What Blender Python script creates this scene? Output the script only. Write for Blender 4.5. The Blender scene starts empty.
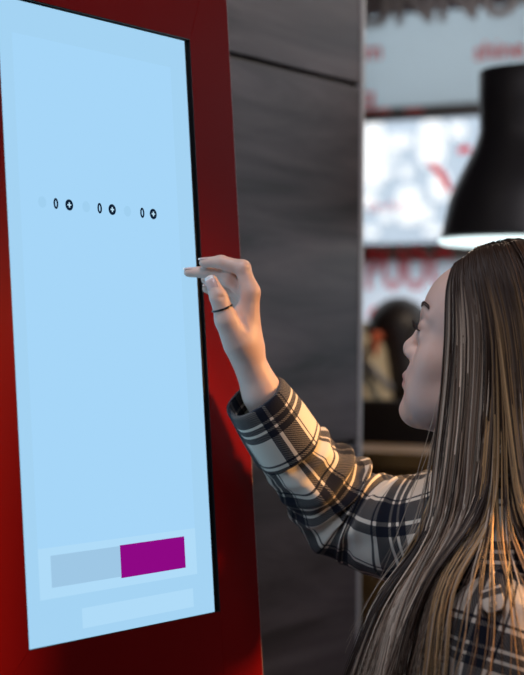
import bpy, bmesh, math, random
import numpy as np
from mathutils import Matrix, Vector

random.seed(7)
rng = np.random.default_rng(11)
SC = bpy.context.scene
COL = SC.collection

# ------------------------------------------------------------------ camera model
FPX = 2000.0
RHO = 0.0074
HY = 347.0
CAM = np.array([0.0, 0.0, 1.5])
CR = np.array([math.cos(RHO), 0, math.sin(RHO)])
CU = np.array([-math.sin(RHO), 0, math.cos(RHO)])
CF = np.array([0, 1.0, 0])


def ray(px, py):
    return CF + (px - 262) / FPX * CR + (HY - py) / FPX * CU


def P(px, py, d):
    return CAM + d * ray(px, py)


cam_data = bpy.data.cameras.new('camera')
cam = bpy.data.objects.new('camera', cam_data)
COL.objects.link(cam)
cam.matrix_world = Matrix(((CR[0], CU[0], 0, CAM[0]), (0, 0, -1, CAM[1]), (CR[2], CU[2], 0, CAM[2]), (0, 0, 0, 1)))
cam_data.sensor_fit = 'VERTICAL'
cam_data.sensor_height = 36.0
cam_data.sensor_width = 36.0
cam_data.lens = 36.0 * FPX / 675.0
cam_data.shift_y = (HY - 337.5) / 675.0
cam_data.clip_start = 0.05
cam_data.clip_end = 100
cam_data.dof.use_dof = True
cam_data.dof.focus_distance = 2.5
cam_data.dof.aperture_fstop = 4.0
SC.camera = cam

# ------------------------------------------------------------------ materials


def newmat(name):
    m = bpy.data.materials.new(name)
    m.use_nodes = True
    nt = m.node_tree
    return m, nt, nt.nodes['Principled BSDF']


def mat(name, col, rough=0.5, metal=0.0, spec=0.5, emit=None, estr=1.0, sheen=0.0, bump=None):
    m, nt, b = newmat(name)
    b.inputs['Base Color'].default_value = (*col, 1)
    b.inputs['Roughness'].default_value = rough
    b.inputs['Metallic'].default_value = metal
    b.inputs['Specular IOR Level'].default_value = spec
    if sheen:
        b.inputs['Sheen Weight'].default_value = sheen
    if emit:
        b.inputs['Emission Color'].default_value = (*emit, 1)
        b.inputs['Emission Strength'].default_value = estr
    if bump:
        sc, st = bump
        n = nt.nodes.new('ShaderNodeTexNoise')
        n.inputs['Scale'].default_value = sc
        tc = nt.nodes.new('ShaderNodeTexCoord')
        nt.links.new(tc.outputs['Object'], n.inputs['Vector'])
        bp = nt.nodes.new('ShaderNodeBump')
        bp.inputs['Strength'].default_value = st
        bp.inputs['Distance'].default_value = 0.01
        nt.links.new(n.outputs['Fac'], bp.inputs['Height'])
        nt.links.new(bp.outputs['Normal'], b.inputs['Normal'])
    return m


def emis(name, col, s=1.0):
    m = bpy.data.materials.new(name)
    m.use_nodes = True
    nt = m.node_tree
    nt.nodes.remove(nt.nodes['Principled BSDF'])
    e = nt.nodes.new('ShaderNodeEmission')
    e.inputs['Color'].default_value = (*col, 1)
    e.inputs['Strength'].default_value = s
    nt.links.new(e.outputs[0], nt.nodes['Material Output'].inputs['Surface'])
    return m


def wood(name, c1, c2, stretch, rough=0.5, scale=3.0, rot=0.0, spec=0.4):
    m, nt, b = newmat(name)
    tc = nt.nodes.new('ShaderNodeTexCoord')
    mp = nt.nodes.new('ShaderNodeMapping')
    mp.inputs['Scale'].default_value = stretch
    nt.links.new(tc.outputs['Object'], mp.inputs['Vector'])
    n = nt.nodes.new('ShaderNodeTexNoise')
    n.inputs['Scale'].default_value = scale
    n.inputs['Detail'].default_value = 7
    n.inputs['Roughness'].default_value = 0.6
    n.inputs['Distortion'].default_value = 0.6
    nt.links.new(mp.outputs[0], n.inputs['Vector'])
    r = nt.nodes.new('ShaderNodeValToRGB')
    r.color_ramp.elements[0].position = 0.3
    r.color_ramp.elements[1].position = 0.72
    r.color_ramp.elements[0].color = (*c1, 1)
    r.color_ramp.elements[1].color = (*c2, 1)
    nt.links.new(n.outputs['Fac'], r.inputs['Fac'])
    nt.links.new(r.outputs['Color'], b.inputs['Base Color'])
    b.inputs['Roughness'].default_value = rough
    b.inputs['Specular IOR Level'].default_value = spec
    return m


def srgb(r, g, b):
    def f(c):
        c /= 255.0
        return c / 12.92 if c <= 0.04045 else ((c + 0.055) / 1.055) ** 2.4
    return (f(r), f(g), f(b))


# ------------------------------------------------------------------ object helpers
def tag(o, label, cat, group=None):
    o['label'] = label
    o['category'] = cat
    if group:
        o['group'] = group
    return o


def empty(name, loc=(0, 0, 0), M=None):
    o = bpy.data.objects.new(name, None)
    COL.objects.link(o)
    o.empty_display_size = 0.05
    if M is not None:
        o.matrix_world = M
    else:
        o.location = loc
    return o


def link(name, me, m, parent=None, smooth=False):
    if m is not None:
        me.materials.append(m)
    if smooth:
        me.polygons.foreach_set('use_smooth', [True] * len(me.polygons))
    o = bpy.data.objects.new(name, me)
    COL.objects.link(o)
    if parent is not None:
        o.parent = parent
    return o


def bm_obj(name, bm, m, parent=None, smooth=False):
    me = bpy.data.meshes.new(name)
    bmesh.ops.recalc_face_normals(bm, faces=bm.faces)
    bm.to_mesh(me)
    bm.free()
    return link(name, me, m, parent, smooth)


def box(bm, x0, x1, y0, y1, z0, z1, bev=0.0):
    r = bmesh.ops.create_cube(bm, size=1.0)
    vs = r['verts']
    for v in vs:
        v.co = Vector(((x0 + x1) / 2 + v.co.x * (x1 - x0), (y0 + y1) / 2 + v.co.y * (y1 - y0), (z0 + z1) / 2 + v.co.z * (z1 - z0)))
    if bev:
        es = set()
        for v in vs:
            es.update(v.link_edges)
        bmesh.ops.bevel(bm, geom=list(es), offset=bev, segments=2, affect='EDGES', profile=0.6)


def boxo(name, dims, m, parent=None, bev=0.0):
    bm = bmesh.new()
    box(bm, *dims, bev)
    return bm_obj(name, bm, m, parent)


def prism(bm, pts, w0, w1):
    """extrude a polygon given in (s, t) from w0 to w1"""
    a = [bm.verts.new((p[0], p[1], w0)) for p in pts]
    b = [bm.verts.new((p[0], p[1], w1)) for p in pts]
    n = len(pts)
    bm.faces.new(list(reversed(a)))
    bm.faces.new(b)
    for i in range(n):
        bm.faces.new((a[i], a[(i + 1) % n], b[(i + 1) % n], b[i]))


def lathe(bm, prof, seg=48):
    rings = []
    for r, z in prof:
        rings.append([bm.verts.new((r * math.cos(2 * math.pi * k / seg), r * math.sin(2 * math.pi * k / seg), z)) for k in range(seg)])
    for a, b in zip(rings, rings[1:]):
        for k in range(seg):
            bm.faces.new((a[k], a[(k + 1) % seg], b[(k + 1) % seg], b[k]))
    return rings


def np_mesh(name, V, Fq, smooth=True, uv=None):
    me = bpy.data.meshes.new(name)
    V = np.asarray(V, dtype=np.float32)
    Fq = np.asarray(Fq, dtype=np.int32)
    k = Fq.shape[1]
    me.vertices.add(len(V))
    me.vertices.foreach_set('co', V.ravel())
    me.loops.add(Fq.size)
    me.loops.foreach_set('vertex_index', Fq.ravel())
    me.polygons.add(len(Fq))
    me.polygons.foreach_set('loop_start', np.arange(0, Fq.size, k, dtype=np.int32))
    me.polygons.foreach_set('loop_total', np.full(len(Fq), k, dtype=np.int32))
    if smooth:
        me.polygons.foreach_set('use_smooth', np.ones(len(Fq), dtype=bool))
    if uv is not None:
        l = me.uv_layers.new(name='UVMap')
        l.data.foreach_set('uv', np.asarray(uv, dtype=np.float32)[Fq.ravel()].ravel())
    me.update(calc_edges=True)
    me.validate()
    return me


# ------------------------------------------------------------------ signed distance modelling
class Sdf:
    def __init__(self):
        self.p = []

    def rc(self, a, b, r1, r2=None, k=0.01, op='u'):
        a = np.asarray(a, float); b = np.asarray(b, float)
        r2 = r1 if r2 is None else r2
        c = (a + b) / 2
        self.p.append(('rc', (a, b, r1, r2), c, np.linalg.norm(b - a) / 2 + max(r1, r2), k, op))

    def sp(self, c, r, k=0.01, op='u'):
        self.rc(c, np.asarray(c, float) + 1e-5, r, r, k, op)

    def el(self, c, ax, r, k=0.01, op='u'):
        """ax: rows = unit axes"""
        self.p.append(('el', (np.asarray(c, float), np.asarray(ax, float), np.asarray(r, float)), np.asarray(c, float), max(r), k, op))

    @staticmethod
    def _d(kind, q, X):
        if kind == 'rc':
            a, b, r1, r2 = q
            ba = b - a
            t = np.clip(((X - a) @ ba) / (ba @ ba), 0, 1)
            return np.linalg.norm(X - a - t[..., None] * ba, axis=-1) - (r1 + (r2 - r1) * t)
        c, ax, r = q
        L = (X - c) @ ax.T
        k0 = np.linalg.norm(L / r, axis=-1)
        k1 = np.linalg.norm(L / (r * r), axis=-1)
        return k0 * (k0 - 1) / np.maximum(k1, 1e-6)

    def __call__(self, X, prims=None):
        D = np.full(X.shape[:-1], 9.0)
        for kind, q, c, br, k, op in (self.p if prims is None else prims):
            d = self._d(kind, q, X)
            if op == 'u':
                h = np.maximum(k - np.abs(D - d), 0) / k
                D = np.minimum(D, d) - h * h * k * 0.25
            else:
                h = np.maximum(k - np.abs(D + d), 0) / k
                D = np.maximum(D, -d) + h * h * k * 0.25
        return D

    def mesh(self, h, B=16, lo=None, hi=None):
        los = np.min([c - br - 0.02 for _, _, c, br, _, op in self.p if op == 'u'], axis=0)
        his = np.max([c + br + 0.02 for _, _, c, br, _, op in self.p if op == 'u'], axis=0)
        if lo is not None:
            los = np.maximum(los, lo)
        if hi is not None:
            his = np.minimum(his, hi)
        nb = np.ceil((his - los) / (h * B)).astype(int)
        N = nb * B + 2
        bi = np.stack(np.meshgrid(*[np.arange(n) for n in nb], indexing='ij'), -1).reshape(-1, 3)
        cen = los + (bi + 0.5) * B * h
        rad = B * h * 0.87
        near = np.zeros(len(cen), bool)
        for kind, q, c, br, k, op in self.p:
            if op == 'u':
                near |= np.linalg.norm(cen - c, axis=1) < br + rad + k
        bi, cen = bi[near], cen[near]
        act = np.abs(self(cen)) < rad * 1.6
        bi, cen = bi[act], cen[act]
        ids, pos, quads = [], [], []
        off = np.array([[0, 0, 0], [1, 0, 0], [0, 1, 0], [1, 1, 0], [0, 0, 1], [1, 0, 1], [0, 1, 1], [1, 1, 1]])
        E = [(0, 1), (2, 3), (4, 5), (6, 7), (0, 2), (1, 3), (4, 6), (5, 7), (0, 4), (1, 5), (2, 6), (3, 7)]

        def gid(I):
            return (I[..., 0].astype(np.int64) * N[1] + I[..., 1]) * N[2] + I[..., 2]
        g = np.stack(np.meshgrid(*[np.arange(B + 1)] * 3, indexing='ij'), -1)
        for b, cc in zip(bi, cen):
            pr = [p for p in self.p if np.linalg.norm(p[2] - cc) < p[3] * 1.15 + rad + 1.5 * p[4] + 0.01]
            if not pr:
                continue
            base = b * B
            D = self(los + (base + g) * h, pr)
            S = D < 0
            if S.all() or not S.any():
                continue
            cs = sum(S[o[0]:B + o[0], o[1]:B + o[1], o[2]:B + o[2]].astype(np.int8) for o in off)
            A = np.argwhere((cs > 0) & (cs < 8))
            if len(A):
                cd = np.stack([D[A[:, 0] + o[0], A[:, 1] + o[1], A[:, 2] + o[2]] for o in off], 1)
                acc = np.zeros((len(A), 3)); cnt = np.zeros(len(A))
                for i, j in E:
                    x = (cd[:, i] < 0) != (cd[:, j] < 0)
                    t = cd[:, i] / np.where(x, cd[:, i] - cd[:, j], 1)
                    pt = off[i] + t[:, None] * (off[j] - off[i])
                    acc[x] += pt[x]; cnt[x] += 1
                ids.append(gid(A + base)); pos.append(los + (A + base + acc / cnt[:, None]) * h)
            for ax in range(3):
                u_, v_ = (ax + 1) % 3, (ax + 2) % 3
                S0 = S[:B, :B, :B]
                sl = [slice(0, B)] * 3
                sl[ax] = slice(1, B + 1)
                S1 = S[tuple(sl)]
                A = np.argwhere(S0 != S1)
                if not len(A):
                    continue
                fl = S0[A[:, 0], A[:, 1], A[:, 2]]
                A = A + base
                eu = np.zeros(3, int); eu[u_] = 1
                ev = np.zeros(3, int); ev[v_] = 1
                q = np.stack([gid(A - eu - ev), gid(A - ev), gid(A), gid(A - eu)], 1)
                q[~fl] = q[~fl][:, ::-1]
                quads.append(q)
        ids = np.concatenate(ids); pos = np.concatenate(pos)
        o = np.argsort(ids); ids = ids[o]; pos = pos[o]
        q = np.concatenate(quads)
        ix = np.searchsorted(ids, q)
        ix = np.clip(ix, 0, len(ids) - 1)
        ok = (ids[ix] == q).all(1)
        return pos, ix[ok]


# ------------------------------------------------------------------ room frame
T0 = P(183, 272, 2.62)                       # where the finger meets the screen
TH = math.radians(31.0)
DV = np.array([math.sin(TH), math.cos(TH), 0])     # along the kiosk wall, away
NV = np.array([math.cos(TH), -math.sin(TH), 0])    # out of the kiosk wall
ZV = np.array([0, 0, 1.0])
LAM = 0.072
E2 = math.cos(LAM) * ZV - math.sin(LAM) * NV
E3 = math.cos(LAM) * NV + math.sin(LAM) * ZV


def mat4(a, b, c, o):
    return Matrix(((a[0], b[0], c[0], o[0]), (a[1], b[1], c[1], o[1]), (a[2], b[2], c[2], o[2]), (0, 0, 0, 1)))


ORI = np.array([T0[0], T0[1], 0.0])
ROOM = mat4(NV, DV, ZV, ORI)


def room_at(px, py, dcoord):
    """ray hits the plane at dcoord along DV; returns room (n, z)"""
    q = ray(px, py)
    t = ((ORI - CAM) @ DV + dcoord) / (q @ DV)
    X = CAM + t * q - ORI
    return float(X @ NV), float(X[2])


def room_n(px, py, ncoord):
    q = ray(px, py)
    t = ((ORI - CAM) @ NV + ncoord) / (q @ NV)
    X = CAM + t * q - ORI
    return float(X @ DV), float(X[2])


def place(o):
    o.matrix_world = ROOM
    return o


def structure(o):
    o['kind'] = 'structure'
    return o


M_wallwood = wood('dark_laminate', (0.018, 0.014, 0.016), (0.150, 0.122, 0.134), (3.0, 0.45, 4.0), 0.42, 3.2)
M_groove = mat('groove_black', (0.006, 0.005, 0.005), 0.8)
M_trim = mat('brushed_trim', (0.62, 0.60, 0.60), 0.4, 0.2)
M_ceil = mat('ceiling_paint', (0.10, 0.09, 0.09), 0.9)
M_floor = mat('floor_tile', (0.07, 0.055, 0.045), 0.5)
M_plain = mat('wall_paint', (0.10, 0.085, 0.075), 0.85)
M_darkwall = mat('dark_brown_panel', (0.016, 0.009, 0.007), 0.6)
M_frame = mat('window_frame_dark', (0.13, 0.13, 0.14), 0.45)

RX0, RX1, RY0, RY1, RH = -2.6, 3.3, -3.6, 3.225, 3.1
WN = -0.36                                                   # face of the kiosk wall
send, _ = room_n(360.3, 300, WN)
_, seam1 = room_n(231, 54, WN)
_, seam2 = room_n(350, 443, WN)


def room_box(name, dims, m, bev=0.0):
    o = boxo(name, dims, m, None, bev)
    place(o)
    return structure(o)


room_box('floor', (RX0, RX1, RY0, RY1 + 0.1, -0.1, 0), M_floor)
room_box('ceiling', (RX0, RX1, RY0, RY1 + 0.1, RH, RH + 0.1), M_ceil)
room_box('wall_front', (RX0, RX1, RY0 - 0.1, RY0, 0, RH), M_plain)
room_box('wall_right', (RX1, RX1 + 0.1, RY0, RY1 + 0.1, 0, RH), M_plain)
room_box('wall_far_left', (RX0 - 0.1, RX0, RY0, RY1 + 0.1, 0, RH), M_plain)
wl = room_box('wall_left', (WN - 0.10, WN - 0.012, RY0, send - 0.004, 0, RH), M_groove)
zs = [0.0, seam2 - 0.9, seam2, seam1, RH]
for a, b in zip(zs, zs[1:]):
    g = 0.0045
    p = boxo('panel', (WN - 0.012, WN, RY0, send - 0.004, a + g, b - g), M_wallwood, wl, 0.0015)
room_box('trim_1', (WN - 0.105, WN + 0.003, send - 0.004, send + 0.006, 0, RH), M_trim, 0.001)

# ------------------------------------------------------------------ far window wall
DW = RY1
n_l, z_sill = room_at(430, 402, DW)
room_box('wall_back', (RX0, RX1, DW, DW + 0.12, 0, z_sill), M_darkwall)
_, z_t2a = room_at(430, 242, DW)
_, z_t2b = room_at(430, 262, DW)
_, z_t1a = room_at(430, 104, DW)
_, z_t1b = room_at(430, 116, DW)
_, z_top = room_at(430, 12, DW)
room_box('wall_header', (RX0, RX1, DW, DW + 0.12, z_top + 0.35, RH), M_darkwall)

win = structure(empty('window_1', M=ROOM))
bm = bmesh.new()
for za, zb in ((z_t2b, z_t2a), (z_t1b, z_t1a)):
    box(bm, RX0, RX1, DW + 0.02, DW + 0.09, za, zb, 0.004)
box(bm, RX0, RX1, DW + 0.02, DW + 0.09, z_sill, z_sill + 0.03)
bm_obj('window_frame', bm, M_frame, win)
mull = [room_at(330, 200, DW)[0], room_at(560, 200, DW)[0]]
for n in mull + [mull[0] - 1.1, mull[1] + 1.1]:
    boxo('mullion', (n - 0.03, n + 0.03, DW + 0.015, DW + 0.1, z_sill, z_top + 0.35), M_frame, win, 0.003)
# glass
m, nt, b = newmat('window_glass')
tr = nt.nodes.new('ShaderNodeBsdfTransparent')
gl = nt.nodes.new('ShaderNodeBsdfGlossy')
gl.inputs['Roughness'].default_value = 0.05
mx = nt.nodes.new('ShaderNodeMixShader')
mx.inputs[0].default_value = 0.06
nt.links.new(tr.outputs[0], mx.inputs[1]); nt.links.new(gl.outputs[0], mx.inputs[2])
nt.links.new(mx.outputs[0], nt.nodes['Material Output'].inputs['Surface'])
M_glass = m
boxo('pane', (RX0, RX1, DW + 0.06, DW + 0.066, z_sill, z_top + 0.35), M_glass, win)


def film_mat(name, col, t):
    m = bpy.data.materials.new(name)
    m.use_nodes = True
    nt = m.node_tree
    nt.nodes.remove(nt.nodes['Principled BSDF'])
    a = nt.nodes.new('ShaderNodeBsdfTranslucent'); a.inputs[0].default_value = (*col, 1)
    b = nt.nodes.new('ShaderNodeBsdfDiffuse'); b.inputs[0].default_value = (*col, 1)
    x = nt.nodes.new('ShaderNodeMixShader'); x.inputs[0].default_value = t
    nt.links.new(b.outputs[0], x.inputs[1]); nt.links.new(a.outputs[0], x.inputs[2])
    nt.links.new(x.outputs[0], nt.nodes['Material Output'].inputs['Surface'])
    return m


M_film = film_mat('frosted_film', (0.66, 0.71, 0.73), 0.9)
M_film2 = film_mat('white_film', (0.95, 0.97, 1.0), 0.95)
M_red = film_mat('red_vinyl', (0.95, 0.30, 0.28), 0.8)
M_red2 = film_mat('bright_red_vinyl', (0.98, 0.20, 0.24), 0.8)
M_greytext = mat('grey_vinyl', (0.5, 0.5, 0.56), 0.6)
M_slat = wood('grey_slats', (0.14, 0.13, 0.16), (0.36, 0.34, 0.40), (16, 1, 0.2), 0.6, 2.0)


def text(name, s, size, n, z, m, parent, mirror=True, offset=0.0, y=None, thick=0.002, outline=0.0, xs=1.0):
    cu = bpy.data.curves.new(name, 'FONT')
    cu.body = s
    cu.size = size
    cu.extrude = thick
    cu.align_x = 'CENTER'
    cu.align_y = 'CENTER'
    cu.offset = offset
    cu.materials.append(m)
    if outline:
        cu.fill_mode = 'NONE'
        cu.bevel_depth = outline
        cu.extrude = 0
    tmp = bpy.data.objects.new(name, cu)
    COL.objects.link(tmp)
    me = bpy.data.meshes.new_from_object(tmp.evaluated_get(bpy.context.evaluated_depsgraph_get()))
    bpy.data.objects.remove(tmp)
    o = bpy.data.objects.new(name, me)
    COL.objects.link(o)
    o.parent = parent
    # face the room interior (towards -DV); text x axis -> +NV, y axis -> z
    sx = -xs if mirror else xs
    o.matrix_local = Matrix(((sx, 0, 0, n), (0, 0, -1, (DW + 0.012) if y is None else y), (0, 1, 0, z), (0, 0, 0, 1)))
    return o


f0 = room_at(332, 60, DW)[0]
f1 = room_at(556, 60, DW)[0]
film = tag(boxo('window_film', (f0, f1, DW + 0.016, DW + 0.019, z_t1a, z_top + 0.04), M_film), 'frosted white film with small red lettering on the top window', 'window film')
place(film)
n, z = room_at(371, 51, DW); text('red_lettering', 'm', 0.085, n, z, M_red, film, False, 0.001)
n, z = room_at(497, 50, DW); text('red_lettering', 'shine', 0.078, n, z, M_red, film, False, 0.001)
n, z = room_at(367, 103, DW); text('red_lettering', 'E', 0.085, n, z, M_red, film, True, 0.002)
for px, w in ((381, 16), (412, 20)):
    n, z = room_at(px, 110, DW)
    boxo('red_stroke', (n - w / 2 * 0.003, n + w / 2 * 0.003, DW + 0.010, DW + 0.0135, z - 0.008, z + 0.006), M_red, film)
board = place(empty('slatted_sign_board', (0, 0, 0)))
tag(board, 'dark grey slatted board with grey capital letters above the window film', 'sign board')
zb = z_top
bm = bmesh.new()
w = (f1 - f0) / 40
for k in range(40):
    box(bm, f0 + k * w + 0.003, f0 + (k + 1) * w, DW - 0.03, DW + 0.012, zb, zb + 0.5, 0.003)
bm_obj('slats', bm, M_slat, board)
n, z = room_at(441, 4, DW); text('grey_lettering', 'OUNNUO', 0.185, n, z, M_greytext, board, False, 0.004, DW - 0.034)

lower = place(boxo('window_poster', (f0, f1, DW + 0.016, DW + 0.019, room_at(430, 372, DW)[1], z_t2b + 0.008), M_film2))
tag(lower, 'white window poster with large outlined red letters above the booth', 'poster')


def ringtext(s, size, n, z, parent):
    return text('red_outline_lettering', s, size, n, z, M_red2, parent, False, 0.0, outline=0.0045, xs=0.62)


for s, px, sz in (('P', 371, 0.17), ('U', 391, 0.17), ('O', 414, 0.17), ('C', 439, 0.17)):
    n, z = room_at(px, 271, DW); ringtext(s, sz, n, z, lower)
for px, r in ((377, 11), (405, 14)):
    n, z = room_at(px, 318, DW)
    o = text('red_dot_lettering', 'O', r * 0.0075, n, z, M_red2, lower, True, 0.006)
# red figure mark on the middle window: a slanted stroke and a blob
mark = place(empty('window_decal', (0, 0, 0)))
tag(mark, 'red decal strokes on the clear middle window pane beside the lamp', 'decal')
bm = bmesh.new()
pts = [(426, 163), (434, 163), (444, 172), (452, 190), (447, 192), (438, 176)]
prism(bm, [room_at(x, y, DW + 0.05) for x, y in pts], 0, 0.003)
o = bm_obj('red_stroke', bm, M_red2, mark)
o.matrix_local = Matrix(((1, 0, 0, 0), (0, 0, -1, DW + 0.053), (0, 1, 0, 0), (0, 0, 0, 1)))
bm = bmesh.new()
pts = [(457, 149), (464, 145), (471, 147), (470, 152), (459, 154)]
prism(bm, [room_at(x, y, DW + 0.05) for x, y in pts], 0, 0.003)
o = bm_obj('red_blob', bm, M_red2, mark)
o.matrix_local = Matrix(((1, 0, 0, 0), (0, 0, -1, DW + 0.053), (0, 1, 0, 0), (0, 0, 0, 1)))
n, z = room_at(380, 205, DW); text('pale_lettering', 'melody', 0.05, n, z, M_red2, mark, True, -0.001, DW + 0.055, 0.001)

# outside
M_fac = mat('pale_facade', srgb(182, 194, 205), 0.8)
M_glow_patch = emis('added_glow_patch', (0.95, 0.98, 1.0), 1.45)
bld = empty('building', M=ROOM)
tag(bld, 'pale building across the street seen blurred through the window', 'building')
DB = DW + 6.0
boxo('wall', (-9, 9, DB, DB + 0.4, 0, 3.9), M_fac, bld)
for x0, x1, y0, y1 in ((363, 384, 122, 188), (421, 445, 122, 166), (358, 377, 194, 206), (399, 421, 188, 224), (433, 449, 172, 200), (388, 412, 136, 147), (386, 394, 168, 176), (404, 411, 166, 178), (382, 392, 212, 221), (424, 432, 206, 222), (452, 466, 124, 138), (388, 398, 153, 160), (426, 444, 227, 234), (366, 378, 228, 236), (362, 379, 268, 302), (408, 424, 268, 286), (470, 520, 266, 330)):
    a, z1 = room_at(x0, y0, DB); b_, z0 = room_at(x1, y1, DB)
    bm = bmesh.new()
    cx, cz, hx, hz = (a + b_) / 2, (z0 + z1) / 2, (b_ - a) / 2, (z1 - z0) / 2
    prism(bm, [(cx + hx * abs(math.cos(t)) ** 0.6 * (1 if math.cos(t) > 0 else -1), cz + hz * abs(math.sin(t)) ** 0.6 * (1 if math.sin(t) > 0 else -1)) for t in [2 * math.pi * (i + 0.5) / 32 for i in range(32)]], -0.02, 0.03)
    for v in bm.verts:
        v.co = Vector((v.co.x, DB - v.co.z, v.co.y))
    bm_obj('window', bm, M_glow_patch, bld)  # added glowing patches standing in for blurred sky reflections, not real windows
structure(place(boxo('pavement', (-9, 9, DW + 0.12, DB, -0.12, -0.02), mat('pavement', (0.3, 0.3, 0.31), 0.8))))

# ------------------------------------------------------------------ counter, booth
M_oak = wood('oak_top', (0.16, 0.085, 0.03), (0.26, 0.15, 0.06), (1, 6, 6), 0.4, 4)
M_brown = wood('brown_front', (0.20, 0.10, 0.035), (0.30, 0.16, 0.06), (1, 6, 2), 0.5, 4)
DC = 1.95
n0_, zc = room_at(395, 452, DC)
_, zc2 = room_at(395, 470, DC)
ctr = place(empty('bar_counter', (0, 0, 0)))
tag(ctr, 'brown wooden counter with a pale oak edge behind the woman', 'counter')
boxo('counter_front', (-1.8, 1.3, DC + 0.03, DC + 0.30, 0.0, zc2), M_brown, ctr)
boxo('worktop', (-1.82, 1.32, DC, DC + 0.32, zc2, zc), M_oak, ctr, 0.004)
DBo = 2.45
_, zbo = room_at(395, 400, DBo)
boo = place(empty('booth_seat', (0, 0, 0)))
tag(boo, 'dark booth backrest standing behind the wooden counter', 'booth')
M_booth = mat('dark_booth', (0.012, 0.008, 0.008), 0.55)
boxo('backrest', (-1.7, 0.45, DBo, DBo + 0.06, 0.0, zbo), M_booth, boo, 0.012)

# background guest
M_cream = mat('cream_jacket', (0.60, 0.50, 0.34), 0.85, bump=(60, 0.2))
M_dkhair = mat('dark_hair', (0.012, 0.008, 0.009), 0.5)
M_orange = mat('orange_scarf', (0.55, 0.10, 0.03), 0.8)
M_bgskin = mat('guest_skin', (0.35, 0.2, 0.15), 0.6)
M_strap = mat('grey_strap', (0.25, 0.25, 0.27), 0.7)


def PR(px, py, dc):
    q = ray(px, py)
    t = ((ORI - CAM) @ DV + dc) / (q @ DV)
    return CAM + t * q


gp = empty('guest', tuple(np.array([*(PR(385, 600, 2.78)[:2]), 0.0])))
tag(gp, 'blurred dark-haired person in a cream jacket with an orange scarf', 'person')
GO = np.array(gp.location)
s = Sdf()
H = PR(399, 332, 2.78)
s.sp(H + [0, -0.01, 0], 0.074, 0.03); s.sp(H + [0.012, -0.03, -0.07], 0.05, 0.04)
s.sp(H + [0.02, -0.09, -0.045], 0.012, 0.02)
Ng = PR(379, 352, 2.80)
s.rc(H + [0, 0.01, -0.06], Ng, 0.045, 0.05, 0.03)
hipg = PR(352, 640, 2.80)
s.rc(Ng + [0, 0, -0.1], hipg, 0.10, 0.12, 0.05)
for sd in (-1, 1):
    s.rc(hipg + [0.08 * sd, 0, 0], [hipg[0] + 0.09 * sd, hipg[1], 0.05], 0.075, 0.045, 0.04)
    s.el([hipg[0] + 0.09 * sd, hipg[1] - 0.05, 0.036], np.eye(3), (0.045, 0.12, 0.036), 0.02)
V, Fc = s.mesh(0.010)
body = link('body', np_mesh('guest_body', V - GO, Fc), M_bgskin, gp)
s = Sdf()
s.sp(H + [0.0, 0.012, 0.012], 0.086, 0.03); s.sp(H + [0.04, 0.04, -0.03], 0.07, 0.05); s.rc(H + [0.03, 0.05, -0.05], H + [0.05, 0.06, -0.24], 0.06, 0.05, 0.05)
s.rc(H + [0.005, -0.03, 0.0], H + [0.03, -0.055, -0.14], 0.075, 0.06, 0.04)
s.rc(H + [0.03, -0.055, -0.14], H + [0.05, -0.04, -0.30], 0.06, 0.04, 0.04)
V, Fc = s.mesh(0.010)
link('hair', np_mesh('guest_hair', V - GO, Fc), M_dkhair, gp)
s = Sdf()
sh = PR(366, 345, 2.78)
s.rc(Ng + [0, 0, -0.09], hipg + [0, 0, 0.05], 0.115, 0.15, 0.06)
s.rc(Ng + [-0.02, 0, -0.04], sh, 0.06, 0.065, 0.05)
s.rc(sh + [-0.06, -0.02, -0.03], sh + [-0.04, -0.07, -0.32], 0.06, 0.05, 0.03)
s.rc(sh + [-0.04, -0.07, -0.32], sh + [0.10, -0.14, -0.27], 0.05, 0.04, 0.03)
s.rc(PR(366, 356, 2.67), PR(366, 400, 2.66), 0.058, 0.075, 0.04)
s.rc(Ng + [0.03, 0, -0.06], Ng + [0.10, -0.02, -0.33], 0.055, 0.05, 0.03)
V, Fc = s.mesh(0.010)
link('jacket', np_mesh('guest_jacket', V - GO, Fc), M_cream, gp)
s = Sdf()
s.rc(PR(375, 336, 2.585), PR(376, 354, 2.575), 0.009, 0.008, 0.02)
s.rc(PR(375, 336, 2.585), Ng + [0.0, -0.07, 0.04], 0.009, 0.02, 0.02)
V, Fc = s.mesh(0.006)
link('scarf', np_mesh('guest_scarf', V - GO, Fc), M_orange, gp)
s = Sdf()
s.rc(PR(368, 366, 2.60), PR(390, 388, 2.60), 0.012, 0.010, 0.01)
V, Fc = s.mesh(0.006)
link('strap', np_mesh('guest_strap', V - GO, Fc), M_strap, gp)

# ------------------------------------------------------------------ pendant lamp
M_shade = mat('black_shade', (0.010, 0.009, 0.011), 0.45)
M_diff = emis('lamp_diffuser', (0.80, 0.98, 1.0), 1.6)
LD = 4.1
lc = P(541, 239, LD)
lamp = empty('pendant_lamp', tuple(lc))
tag(lamp, 'large black flared pendant lamp with a glowing white underside', 'pendant lamp')
k = LD / FPX
prof = [(0.004, 168), (8, 168), (61, 168), (63, 166), (63, 135), (62, 112), (63, 104), (67, 92), (72.5, 81), (79, 68), (84.5, 57), (91, 42), (94.5, 28), (98.5, 9), (100, 2), (100, 0), (97, 0), (95, 6), (88, 38), (70, 76), (57, 100), (57, 160), (0.004, 162)]
bm = bmesh.new(); lathe(bm, [(r * k, z * k) for r, z in prof], 64); bm_obj('lamp_shade', bm, M_shade, lamp, True)
bm = bmesh.new(); lathe(bm, [(0.003 * k, -1.5 * k), (102 * k, -1.5 * k), (102 * k, -4 * k), (99 * k, -5.5 * k), (0.003 * k, -5.5 * k)], 64); bm_obj('diffuser', bm, M_diff, lamp)
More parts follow.
